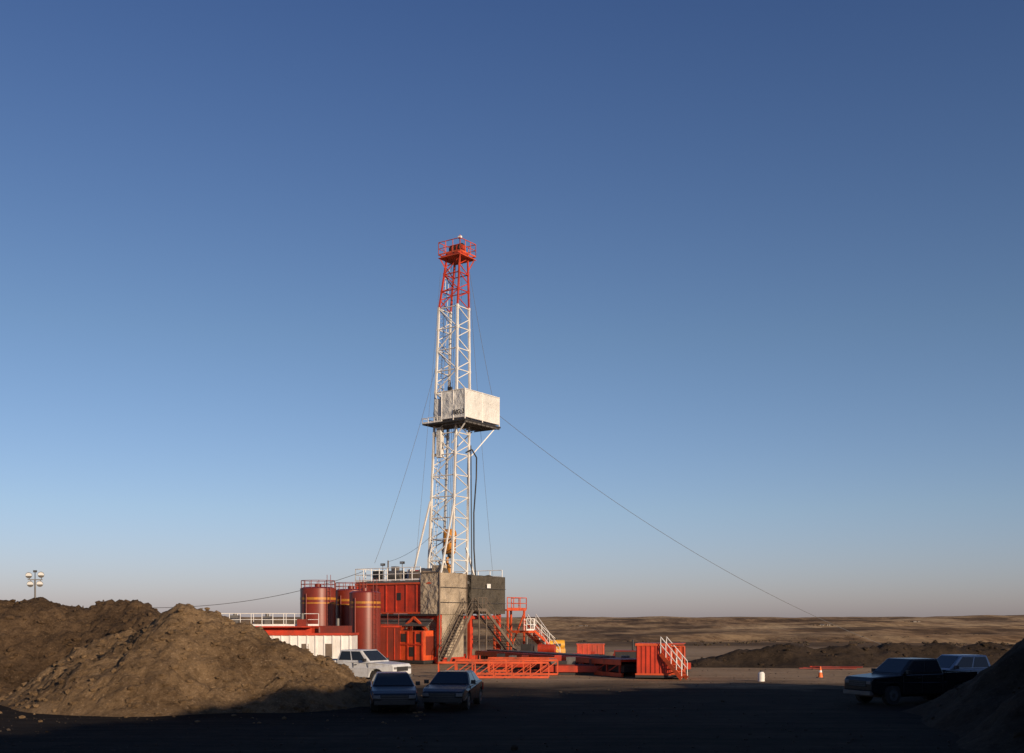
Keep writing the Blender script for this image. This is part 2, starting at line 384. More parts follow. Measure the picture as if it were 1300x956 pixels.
for i in range(5): mb.cyl((-.5+.24*i,cv,35.05),(-.38+.24*i,cv,35.05),0.5,'red' if i%2 else 'dark',18)
mb.box(-.62,-.56,cv-.3,cv+.3,34.45,35.3,'red'); mb.box(.64,.7,cv-.3,cv+.3,34.45,35.3,'red')
for a,b in (((-1.15,cv-1.1),(1.15,cv-1.1)),((1.15,cv-1.1),(1.15,cv+1.1)),((1.15,cv+1.1),(-1.15,cv+1.1)),((-1.15,cv+1.1),(-1.15,cv-1.1))):
    rail(mb,(a[0],a[1],34.5),(b[0],b[1],34.5),'orange',1.1,0.75,0.035)
mb.box(-1.18,1.18,cv-1.13,cv+1.13,34.25,34.3,'orange')
mb.cyl((.3,cv,35.2),(.3,cv,36.3),0.05,'red',6); mb.box(.15,.45,cv-.1,cv+.1,36.0,36.2,'white')
mb.beam((-.7,cv-.7,33.4),(-1.1,cv-1.0,34.3),.1,'red'); mb.beam((.7,cv-.7,33.4),(1.1,cv-1.0,34.3),.1,'red')
mb.beam((.7,cv+.7,33.4),(1.1,cv+1.0,34.3),.1,'red')
mb.build('crown_block',rig)
def cloth_box(mb,x0,x1,y0,y1,z0,z1,k,amp=.06,res=.3,open_top=False,seed=0):
    def face(o,a,b,n):
        o,a,b,n=map(Vector,(o,a,b,n)); na=max(1,int(a.length/res)); nb=max(1,int(b.length/res)); vs=[]
        for j in range(nb+1):
            for i in range(na+1):
                p=o+a*i/na+b*j/nb
                e=min(1,4*min(i/na,1-i/na)*1.5)*min(1,6*min(j/nb,1-j/nb))
                w=noise.noise(Vector((p.x*1.3+seed,p.y*1.3,p.z*.8)))+.5*noise.noise(p*3)
                vs.append(p+n*amp*w*e)
        mb.add(vs,[(j*(na+1)+i,j*(na+1)+i+1,(j+1)*(na+1)+i+1,(j+1)*(na+1)+i) for j in range(nb) for i in range(na)],k,True)
    X,Y,Z=x1-x0,y1-y0,z1-z0
    face((x0,y0,z0),(X,0,0),(0,0,Z),(0,-1,0)); face((x1,y0,z0),(0,Y,0),(0,0,Z),(1,0,0))
    face((x1,y1,z0),(-X,0,0),(0,0,Z),(0,1,0)); face((x0,y1,z0),(0,-Y,0),(0,0,Z),(-1,0,0))
    if not open_top: face((x0,y0,z1),(X,0,0),(0,Y,0),(0,0,1))
mb=MB()
bx0,bx1,by0,by1=.3,2.75,-1.15,3.65
cloth_box(mb,bx0,bx1,by0,by1,20.25,22.45,'canvasw',.06,.2,open_top=True)
for x,y in ((bx0,by0),(bx1,by0),(bx1,by1),(bx0,by1),(bx1,(by0+by1)/2),((bx0+bx1)/2,by0)):
    mb.cyl((x,y,19.9),(x,y,22.55),0.05,'mastwhite',6)
for z in (20.22,22.5):
    for a,b in (((bx0,by0),(bx1,by0)),((bx1,by0),(bx1,by1)),((bx1,by1),(bx0,by1)),((bx0,by1),(bx0,by0))):
        mb.cyl((a[0],a[1],z),(b[0],b[1],z),0.045,'mastwhite',6)
mb.box(bx0-.05,bx1+.1,by0-.1,by1+.1,19.9,20.02,'dark')
mb.box(-1.7,bx0-.06,by0-.1,1.6,19.9,20.0,'dark')
for i in range(8): mb.beam((bx0,by0+.3+.6*i,19.8),(bx1+.2,by0+.3+.6*i,19.8),.08,'steel')
mb.beam((bx1,by0,19.82),(bx1,by1,19.82),.12,'steel'); 
rail(mb,(-1.7,by0-.1,20.0),(bx0-.1,by0-.1,20.0),'mastwhite',.45,.7,.03,False); rail(mb,(-1.7,by0-.1,20),(-1.7,1.5,20),'mastwhite',.45,.8,.03,False)
cloth_box(mb,-.55,.25,by0+.12,1.4,20.1,22.0,'canvasw',.04,open_top=True,seed=3)
mb.beam((1.2,1.7,17.4),(2.6,3.2,19.8),.08,'mastwhite'); mb.beam((-1.1,1.5,17.6),(.2,3.2,19.8),.08,'mastwhite'); mb.beam((1.2,-.9,18.2),(2.6,-.9,19.8),.08,'mastwhite')
mb.cyl((1.2,by0,22.5),(1.2,by0,23.2),.04,'dark',6); mb.box(1.0,1.35,by0-.1,by0+.1,22.55,22.8,'dark')
mb.build('monkeyboard',rig)
label('rig_lettering','RIG 2',.5,rig,(1.55,by0-.1,20.5),(R(90),0,0),'dark')
mb=MB()
bz=9.8; c=(0.0,0.35)
mb.hexa([(c[0]-.28,c[1]-.4,bz-.5),(c[0]+.28,c[1]-.4,bz-.5),(c[0]+.28,c[1]+.4,bz-.5),(c[0]-.28,c[1]+.4,bz-.5)],
        [(c[0]-.3,c[1]-.5,bz+.9),(c[0]+.3,c[1]-.5,bz+.9),(c[0]+.3,c[1]+.5,bz+.9),(c[0]-.3,c[1]+.5,bz+.9)],'amber')
mb.cyl((c[0]-.34,c[1],bz+.9),(c[0]+.34,c[1],bz+.9),.5,'amber',20); mb.cyl((c[0]-.36,c[1],bz-.4),(c[0]+.36,c[1],bz-.4),.36,'amber',18)
mb.cyl((c[0],c[1],bz-1.1),(c[0],c[1],bz-.5),.22,'dark',12)
mb.path([(c[0]-.0,c[1]-.35,bz-1.0),(c[0],c[1]-.38,bz-1.5),(c[0],c[1],bz-1.85),(c[0],c[1]+.38,bz-1.5),(c[0],c[1]+.3,bz-1.2)],.12,'amber',8)
mb.cyl((c[0],c[1],6.8),(c[0],c[1],bz-1.8),.09,'dark',8)
mb.cyl((c[0],c[1],7.4),(c[0],c[1],8.1),.28,'amber',12)
for i in range(6):
    x=c[0]-.28+.11*i; mb.cyl((x,c[1]+(.3 if i%2 else -.3),bz+.9),(x,cv+(.4 if i%2 else -.4),34.5),.016,'wire',5,caps=False)
mb.build('travelling_block',rig)
mb=MB()
mb.box(-.75,-.3,-.55,-.1,17.2,19.7,'canvasw'); mb.cyl((-.5,-.3,19.7),(-.5,-.3,22),.05,'steel',6)
mb.cyl((1.75,1.1,6.8),(1.65,1.1,18.2),.045,'dark',8)
mb.path([(1.25,.9,17.6),(1.6,1.3,17.9),(1.95,1.5,17.2),(2.0,1.4,15.5),(1.85,1.25,12.5),(1.9,1.2,9.5),(2.0,1.3,7)],.06,'rubber',8)
mb.cyl((-1.45,-.4,6.8),(-1.35,-.2,19.5),.05,'mastwhite',8)
mb.build('standpipe_and_hose',rig)
U0,U1,V0,V1=-5.95,3.0,-4.86,3.74
mb=MB()
mb.box(U0,U1,V0,V1,6.45,6.68,'steel')
mb.box(U0,U1-.05,V0+.06,V0+2.4,4.05,6.44,'red')
for i in range(9):
    u=U0+.12+(U1-U0-.3)*i/8; mb.box(u-.06,u+.06,V0-.0,V0+.058,4.12,6.36,'red')
for z in (4.0,6.38): mb.box(U0-.03,U1+.03,V0-.06,V0+.055,z,z+.14,'orange')
mb.box(-4.2,-3.3,V0+.02,V0+.057,4.2,6.1,'maroon'); mb.box(-1.6,-1.0,V0+.02,V0+.057,5.1,5.7,'dark')
mb.box(U0,U1,V0-.3,V0-.07,3.82,3.98,'dark')
mb.box(U0-.05,U0,V0,V1,4.05,6.4,'red')
for u in (U0+.2,-3,-.2,U1-.2):
    for v in (V0+.25,-.6,V1-.25):
        mb.beam((u,v,.4),(u,v,6.45),.3,'red')
for v in (V0+.25,V1-.25):
    mb.beam((U0,v,3.7),(U1,v,3.7),.25,'red',.34)
    mb.beam((U0,v,.3),(U1,v,.3),.4,'red',.5)
for u in (U0+.2,U1-.2):
    mb.beam((u,V0,.32),(u,V1,.32),.4,'red',.5); mb.beam((u,V0+.4,3.72),(u,V1-.4,3.72),.24,'red',.3)
for a,b in ((-5.7,-3.2),(-2.8,-.3)): mb.beam((a,V0+.2,.55),(b,V0+.2,3.55),.14,'red'); mb.beam((b,V0+.32,.55),(a,V0+.32,3.55),.14,'red')
mb.box(-3.5,-.9,V0-.9,V0+1.2,.35,2.75,'red'); mb.box(-.2,2.3,V0-1.1,V0+1.1,.3,2.65,'orange')
for i in range(5):
    u=-3.4+.6*i; mb.box(u-.05,u+.05,V0-.96,V0-.905,.4,2.7,'orange')
for u in (-.1,.72,1.5,2.2): mb.box(u-.06,u+.06,V0-1.18,V0-1.105,.35,2.6,'red')
mb.box(-.2,2.3,V0-1.19,V0-1.106,1.5,1.62,'red'); 
mb.box(.85,1.35,V0-1.14,V0-1.103,.6,1.35,'dark'); mb.box(0.0,.6,V0-1.14,V0-1.103,1.75,2.4,'dark'); mb.box(1.6,2.1,V0-1.14,V0-1.103,1.75,2.4,'dark')
mb.box(2.301,2.33,V0-.8,V0+.2,.7,2.2,'maroon'); mb.box(-2.8,-2.2,V0-.95,V0-.903,.8,2.2,'dark')
mb.beam((-.3,V0-.8,2.7),(1.1,V0-.8,3.7),.16,'orange'); mb.beam((2.4,V0-.8,2.7),(1.1,V0-.8,3.7),.16,'orange')
mb.box(-3.6,2.5,V0-1.3,V0+.9,.05,.3,'dark')
for i in range(26):
    u=random.uniform(U0+.6,U1-.6); v=random.uniform(V0+1.5,V1-.6); s=random.uniform(.3,.8)
    mb.box(u-s/2,u+s/2,v-s/2,v+s/2,.4,.4+random.uniform(.5,3.2),random.choice(['dark','steel','red','stairtan']))
for i in range(7):
    v=V0-.5+.1*i; mb.cyl((U0+.3,v-.5,3.0+.1*i),(U1-.3,v-.5,3.05+.08*i),.05,random.choice(['steel','dark']),6)
mb.build('substructure',rig)
mb=MB()
cloth_box(mb,1.2,U1+.12,V0-.1,-1.45,3.95,7.25,'canvas',.16,.16)
cloth_box(mb,1.9,U1+.25,-.95,V1+.1,4.0,7.15,'canvasd',.16,.16,seed=4)
cloth_box(mb,1.6,U1+.02,V0+.35,-1.7,.5,3.93,'canvas',.14,.16,seed=9)
mb.box(U1+.41,U1+.43,1.0,1.5,6.15,6.5,'white')
for v in (V0-.1,-1.45): mb.cyl((U1+.14,v,.4),(U1+.14,v,7.4),.06,'stairtan',6)
for zz in (4.9,6.1): mb.cyl((U1+.26,V0-.1,zz),(U1+.26,-1.45,zz),.02,'dark',5); mb.cyl((U1+.4,-.95,zz),(U1+.4,V1,zz),.02,'steel',5)
mb.beam((1.2,V0-.14,7.27),(U1+.12,V0-.14,7.27),.06,'stairtan')
mb.build('wind_walls',rig)
mb=MB()
rail(mb,(U0,V0,6.7),(1.1,V0,6.7),'white',1.05,.85,.035); rail(mb,(U0,V0,6.7),(U0,V1,6.7),'white',1.05,1.3,.035)
rail(mb,(U0,V1,6.7),(U1,V1,6.7),'white',1.05,1.3,.035)
mb.box(-4.9,-4.2,-3.9,-3.3,6.7,7.6,'dark'); mb.cyl((-3.6,-3.2,7.2),(-2.2,-3.2,7.2),.42,'steel',14)
mb.box(-3.0,-1.6,-1.6,-.2,6.7,7.7,'red'); mb.box(-1.2,.3,-3.6,-2.6,6.7,7.5,'stairtan'); mb.box(.3,1.2,-2.4,-1.6,6.7,8.0,'canvas')
mb.cyl((-1.2,-1.9,7.2),(1.2,-1.9,7.2),.6,'steel',18)
def flood(x,y,zt):
    mb.cyl((x,y,6.7),(x,y,zt),.03,'steel',6); mb.box(x-.18,x+.18,y-.1,y+.1,zt,zt+.2,'dark'); mb.box(x-.15,x+.15,y-.115,y-.102,zt+.03,zt+.17,'headlamp')
flood(-3.0,V0+.1,7.95); flood(-.9,V0+.1,8.05)
mb.cyl((-5.3,-1.5,6.7),(-5.3,-1.5,8.6),.06,'wood',6)
for i in range(18):
    x=random.uniform(-5.5,1.0); y=random.uniform(-4.3,2.5); s=random.uniform(.1,.28)
    mb.box(x-s,x+s,y-s,y+s,6.7,6.7+random.uniform(.3,1.3),random.choice(['dark','steel','white','stairtan','red']))
mb.path([(-2.2,1.8,6.7),(-2.2,1.8,8.3),(-2.5,1.8,8.7)],.09,'steel',8)
mb.build('rig_floor_equipment',rig)
mb=MB()
mb.box(U1+.26,U1+1.5,-1.6,-.4,4.2,4.3,'stairtan')
stair(mb,(U1+.35,-.6,4.3),(U1+.35,4.7,.15),(1.1,0,0),'stairtan','stairtan',19,'stairtan')
stair(mb,(U1+.3,-2.0,4.3),(U1+.3,-5.3,.15),(.9,0,0),'stairtan','stairtan',18,'stairtan')
rail(mb,(U1+1.5,-1.7,4.3),(U1+1.5,-.5,4.3),'stairtan',1.0,.6)
for v in (-1.5,-.5): mb.cyl((U1+1.45,v,0),(U1+1.45,v,4.2),.06,'stairtan',6)
mb.build('access_stairs',rig)
mb=MB()
mb.box(U1-1.2,U1+.4,V1+.15,V1+3.1,4.3,4.42,'orange')
rail(mb,(U1+.4,V1+.2,4.42),(U1+.4,V1+3.1,4.42),'orange',1.0,.9,.04)
rail(mb,(U1-1.2,V1+3.1,4.42),(U1+.4,V1+3.1,4.42),'orange',1.0,.9,.04)
for v in (V1+.4,V1+2.9):
    mb.beam((U1+.3,v,.1),(U1+.3,v,4.3),.14,'orange'); mb.beam((U1-1.1,v,.1),(U1-1.1,v,4.3),.14,'orange')
mb.beam((U1+.3,V1+.4,.3),(U1+.3,V1+2.9,4.1),.1,'orange')
stair(mb,(U1+.6,V1+3.0,3.0),(U1+3.5,V1+2.4,.1),(.2,1.0,0),'orange','orange',14,'white')
stair(mb,(U1+1.6,V1+1.0,2.6),(U1+1.9,V1+5.4,.1),(1.0,0,0),'orange','orange',12,'white')
mb.box(U1+.5,U1+2.6,V1+.2,V1+1.1,2.4,2.6,'orange'); rail(mb,(U1+2.6,V1-.1,2.6),(U1+2.6,V1+1.1,2.6),'white',1.0,.6,.035)
mb.build('red_stair_tower',rig)
Mi=Matrix.Translation((-5.45,93,0)) @ Matrix.Rotation(-TH,4,'Z'); Mi=Mi.inverted()
def W(p): return tuple(Mi@Vector(p))
mb=MB()
mb.path(catenary((bx1,by1,21.0),W((36.2,99,0.2)),2.1,36),.018,'wire',5)
mb.path(catenary((-1.1,0.6,27),W((-11.4,91.5,8.2)),.9,24),.015,'wire',5)
mb.path(catenary((.9,1.9,33.2),(bx1,by1-1.0,22.5),.35,16),.015,'wire',5)
mb.path(catenary((.8,1.9,33.2),W((-1.6,97,6.5)),.8,24),.012,'wire',5)
mb.path(catenary((-.9,0.2,33.0),W((-8.1,91.5,7)),.5,24),.012,'wire',5)
mb.path(catenary((-5.6,-4.2,7.6),W((-28.5,76,4.45)),1.1,30),.022,'wire',5)
mb.path(catenary((-5.3,-1.5,8.5),(-1.0,-1.0,10.5),.3,12),.014,'wire',5)
mb.build('guy_wires',rig)
mb=MB(); mb.cyl((0,0,0),(0,0,4.55),.09,'wood',8); mb.beam((-.4,0,4.3),(.4,0,4.3),.08,'wood'); mb.build('utility_post',loc=(-28.5,76,0))
mb=MB(); mb.box(-.5,.5,-.35,.35,0,.35,'stairtan'); mb.cyl((0,0,.3),(0,0,.55),.05,'steel',6); mb.beam((-.6,0,.05),(.6,0,.05),.2,'stairtan',.1); mb.build('guy_anchor',loc=(36.2,99,0))

# ------------------------------------------------------------------ storage tanks
def tank(x,y,r,h,rails=True):
    e=empty('storage_tank',(x,y,0))
    mb=MB(); n=48
    mb.cyl((0,0,.25),(0,0,h),r,'maroon',n); mb.cyl((0,0,h),(0,0,h+.12),r*1.01,'maroon',n,r*.8)
    for z in (h*.33,h*.66,h-.05): mb.cyl((0,0,z),(0,0,z+.05),r+.02,'maroon',n)
    mb.cyl((0,0,h*.855),(0,0,h*.885),r+.012,'amber',n); mb.cyl((0,0,h*.805),(0,0,h*.82),r+.012,'amber',n)
    mb.box(-r,r,-r*.7,r*.7,0,.25,'dark')
    for s in (-.2,.2): mb.cyl((r*.75+s*.6,-r*.8+s*.3,.3),(r*.75+s*.6,-r*.8+s*.3,h+1),.022,'maroon',6)
    for i in range(int(h/.35)): mb.cyl((r*.75-.12,-r*.8-.06,.4+.35*i),(r*.75+.12,-r*.8+.06,.4+.35*i),.016,'maroon',5)
    mb.cyl((-r*.5,-r*.92,.4),(-r*.5,-r*.92,h*.93),.05,'maroon',8)
    mb.cyl((0,0,h+.1),(0,0,h+.35),.25,'maroon',14)
    mb.build('shell',e)
    if rails:
        mb=MB(); m=14
        for i in range(m):
            a=2*math.pi*i/m; b=2*math.pi*(i+1)/m
            p=(r*.96*math.cos(a),r*.96*math.sin(a)); q=(r*.96*math.cos(b),r*.96*math.sin(b))
            mb.cyl((p[0],p[1],h),(p[0],p[1],h+.6),.025,'maroon',6)
            for zz in (.32,.6): mb.cyl((p[0],p[1],h+zz),(q[0],q[1],h+zz),.022,'maroon',6)
        mb.build('top_railing',e)
    return e
tank(-14.6,83,1.32,5.85); tank(-12.4,85,1.25,5.75)
e=tank(-10.6,79.5,1.12,5.45,False)

# ------------------------------------------------------------------ mud tank
mt=empty('mud_tank',(-15.45,74,0),R(-1))
mb=MB()
mb.box(-4.7,4.7,0,2.5,.3,2.45,'white')
mb.box(-4.8,4.8,-.12,2.6,2.46,2.62,'red'); mb.box(-4.7,2.0,0.05,2.5,2.62,3.0,'red'); mb.box(-4.8,2.1,-.7,2.6,3.0,3.08,'red')
mb.box(-4.7,4.7,.1,2.4,0,.3,'dark')
for i in range(17):
    x=-4.6+9.2*i/16; mb.box(x-.045,x+.045,-.07,-.002,.3,2.45,'white')
for x in (1.6,3.2): mb.box(x-.25,x+.2,-.05,-.004,1.0,1.9,'stairtan')
for i,x in enumerate((-.5,.1,2.4,4.1)): mb.cyl((x,-.2,.5),(x,-.02,.5),.12,'dark',12)
mb.build('tank_body',mt)
mb=MB()
rail(mb,(-4.8,-.65,3.08),(1.0,-.65,3.08),'white',.85,.7,.025); rail(mb,(-4.8,2.5,3.08),(2.0,2.5,3.08),'white',.85,1.2,.022); rail(mb,(-4.8,-.65,3.08),(-4.8,2.5,3.08),'white',.85,1.0,.025)
mb.build('handrail',mt)
mb=MB()
for x in (-3.4,-1.2,1.2): mb.box(x-.3,x+.3,.6,1.3,3.08,3.08+random.uniform(.4,.8),random.choice(['red','steel','maroon'])); mb.cyl((x,.9,3.1),(x,.9,3.95),.12,'steel',10)
mb.box(2.5,4.4,.4,2.0,2.62,3.1,'maroon'); mb.cyl((3.6,1,3.1),(3.6,1,3.6),.12,'steel',10)
mb.build('agitators',mt)
mb=MB()
mb.box(-3.5,3.5,0,2.4,.3,2.9,'maroon'); mb.box(-3.6,3.6,-.1,2.5,2.9,3.05,'red'); 
for i in range(12): mb.box(-3.4+.6*i,-3.32+.6*i,-.07,-.004,.35,2.85,'red')
rail(mb,(-3.6,-.1,3.05),(3.6,-.1,3.05),'maroon',1.0,.9,.03)
mb.box(-3.4,3.4,.1,2.3,0,.3,'dark')
mb.build('pump_house',loc=(-12.5,88,0),rz=R(-10))

# ------------------------------------------------------------------ light tower
mb=MB()
mb.box(-.9,.9,-.6,.6,.5,1.5,'white'); mb.box(-1.3,1.3,-.7,.7,.35,.5,'dark')
for s in (-1,1): mb.cyl((-.2,s*.75,.35),(-.2,s*.9,.35),.34,'rubber',16)
mb.beam((.9,0,.45),(2.0,0,.45),.1,'dark')
mb.cyl((0,0,1.5),(0,0,4.2),.09,'steel',8); mb.cyl((0,0,4.2),(0,0,6.4),.06,'steel',8)
mb.beam((-.5,0,6.42),(.5,0,6.42),.07,'steel')
for x,z in ((-.4,6.75),(.42,6.8),(-.3,6.12),(.34,6.14)):
    mb.cyl((x,.14,z+.05),(x,-.16,z-.03),.1,'steel',14,.23); mb.cyl((x,-.17,z-.035),(x,-.162,z-.03),.215,'lamp',14)
    mb.beam((x,.1,6.42),(x,.1,z),.04,'dark')
mb.cyl((0,0,6.4),(0,0,7.0),.03,'dark',6); mb.box(-.12,.12,-.1,.1,6.95,7.1,'dark')
mb.build('light_tower',loc=(-34.6,80,0),rz=R(15))

# ------------------------------------------------------------------ catwalk
cw=empty('pipe_catwalk',(-2.0,86.5,0),math.atan2(-19.0,9.3)); L_=21.5
mb=MB()
mb.box(0,L_,-.95,.95,.95,1.1,'red')
for s in (-1,1):
    mb.beam((0,s*.85,.15),(L_,s*.85,.15),.16,'orange',.24); mb.beam((0,s*.96,.9),(L_,s*.96,.9),.05,'orange',.3)
    for i in range(15):
        x=.3+(L_-.6)*i/14; mb.beam((x,s*.85,.2),(x,s*.85,.9),.1,'red')
        if i<14:
            x2=.3+(L_-.6)*(i+1)/14; mb.beam((x,s*.85,.25),(x2,s*.85,.85),.06,'red')
mb.box(.2,L_-.2,-.6,.6,.3,.8,'dark')
for i in range(9): mb.cyl((1,-.4+.1*i,1.16),(L_-3,-.38+.1*i,1.16),.055,random.choice(['steel','dark','stairtan']),8)
mb.build('deck',cw)
for k,(x,y,l,a) in enumerate(((1.5,82,9,-.25),(3.2,76,9,-.2),(2.0,70.5,8,-.12),(-1.5,78,7,-.3))):
    mb=MB()
    mb.box(0,l,-.5,.5,.25,.55,'red'); mb.beam((0,-.55,.4),(l,-.55,.4),.09,'red',.4); mb.beam((0,.55,.4),(l,.55,.4),.09,'orange',.4)
    mb.box(.1,l-.1,-.4,.4,0,.25,'dark')
    for i in range(6): mb.cyl((.4,-.35+.14*i,.61),(l-.4,-.33+.14*i,.61),.06,random.choice(['dark','steel','maroon']),8)
    for i in range(9): s=random.uniform(.12,.3); xx=random.uniform(.5,l-.5); mb.box(xx-s,xx+s,-s,s,.66,.66+random.uniform(.1,.6),random.choice(['dark','red','maroon','steel','stairtan']))
    mb.build('pipe_skid',loc=(x,y,0),rz=a)
def rack(x,y,l,a):
    mb=MB(); n=int(l/1.05)
    mb.beam((0,0,.95),(l,0,.95),.1,'orange',.12); mb.beam((0,0,.08),(l,0,.08),.1,'orange',.12); mb.beam((0,.8,.08),(l,.8,.08),.1,'orange',.1)
    for i in range(n+1):
        xx=l*i/n; mb.beam((xx,0,.1),(xx,0,.9),.07,'orange'); mb.beam((xx,.8,.1),(xx,0,.9),.06,'orange')
        if i<n: mb.beam((xx,0,.12),(xx+l/n*.95,0,.88),.05,'orange')
    mb.build('pipe_rack',loc=(x,y,0),rz=a)
rack(-4.4,66,6.6,R(-2)); rack(-3.6,70,6.5,R(-4)); rack(-1.6,74,6,R(-6))

ct=empty('red_equipment_box',(8.75,64.8,0),R(-12))
mb=MB()
mb.box(-1.45,.55,0,2.4,.25,2.05,'red'); mb.box(-1.5,1.35,-.05,2.45,.1,.25,'dark')
for i in range(8): mb.box(-1.4+.27*i,-1.32+.27*i,-.05,-.003,.3,2.0,'red')
for z in (.25,1.97): mb.box(-1.5,.6,-.07,-.051,z,z+.1,'orange')
mb.box(.56,1.3,.9,2.4,.25,1.9,'orange'); mb.box(-1.5,1.3,0,2.4,2.06,2.12,'orange')
mb.build('box_body',ct)
mb=MB()
stair(mb,(.0,-.2,1.5),(1.25,-.85,.1),(.3,.55,0),'orange','orange',7,'white')
rail(mb,(.62,-.05,.45),(1.3,.85,.45),'orange',1.5,.4,.03)
mb.build('steps',ct)
mb=MB(); mb.cyl((-.65,0,1.35),(.65,0,1.35),.42,'yellow',20); mb.box(-.7,.7,-.4,.4,.6,1.0,'yellow'); mb.box(-.75,.75,-.45,.45,.0,.6,'dark'); mb.cyl((0,0,1.7),(0,0,1.95),.1,'dark',8)
mb.box(-.3,.3,-.435,-.41,1.2,1.45,'dark')
mb.build('fuel_tank',loc=(3.9,96,0),rz=.1)
mb=MB(); mb.box(-1.2,1.2,-.8,.8,.5,1.35,'red'); mb.box(-1.25,1.25,-.85,.85,1.36,1.42,'orange'); mb.box(-1.3,1.3,-.6,.6,0,.5,'dark')
for i in range(6): mb.box(-1.15+.44*i,-1.08+.44*i,-.84,-.803,.5,1.3,'orange')
mb.build('waste_skip',loc=(6.9,97,0),rz=-.05)
mb=MB(); mb.box(-2,2,-.8,.8,.3,.8,'red'); mb.box(-1.2,-.3,-.5,.5,.8,1.5,'dark'); mb.cyl((.2,0,1.15),(1.6,0,1.15),.35,'red',16); mb.box(-2,2,-.7,.7,0,.3,'dark'); mb.cyl((-.8,0,1.5),(-.8,0,2.1),.06,'steel',8)
mb.build('mud_pump',loc=(2.0,91,0),rz=-.3)
mb=MB(); mb.box(-.8,.8,-.5,.5,.1,1.5,'maroon'); mb.box(-.7,.7,-.52,-.503,.8,1.4,'dark'); mb.cyl((.4,0,1.5),(.4,0,2.2),.07,'dark',8); mb.box(-.9,.9,-.55,.55,0,.1,'dark'); mb.build('generator',loc=(7.6,73,0),rz=-.2)

mb=MB(); rnd=random.Random(5)
for i in range(7):
    a=rnd.uniform(0,1.5); l=rnd.uniform(1.5,3.6)
    mb.cyl((a,.14*i,.08+.1*(i%2)),(a+l,.14*i+rnd.uniform(-.3,.4),.08+.1*(i%2)),.05,random.choice(['red','maroon','maroon']),8)
for x in (1,3): mb.beam((x,-.2,.02),(x,.9,.02),.1,'wood')
mb.build('pipe_bundle',loc=(20.2,77.6,0),rz=-.1)
mb=MB(); mb.box(-.2,.2,-.2,.2,0,.04,'dark'); mb.cyl((0,0,.04),(0,0,.7),.15,'cone',18,.03); mb.cyl((0,0,.34),(0,0,.46),.1,'white',18,.078); mb.build('traffic_cone',loc=(18.6,66.5,0))
mb=MB(); mb.cyl((0,0,0),(0,0,.42),.19,'white',18); mb.cyl((0,0,.42),(0,0,.54),.19,'white',18,.12); mb.cyl((0,0,.54),(0,0,.62),.08,'dark',14); mb.cyl((0,0,.2),(0,0,.23),.2,'white',18); mb.build('plastic_barrel',loc=(14.2,62.8,0))

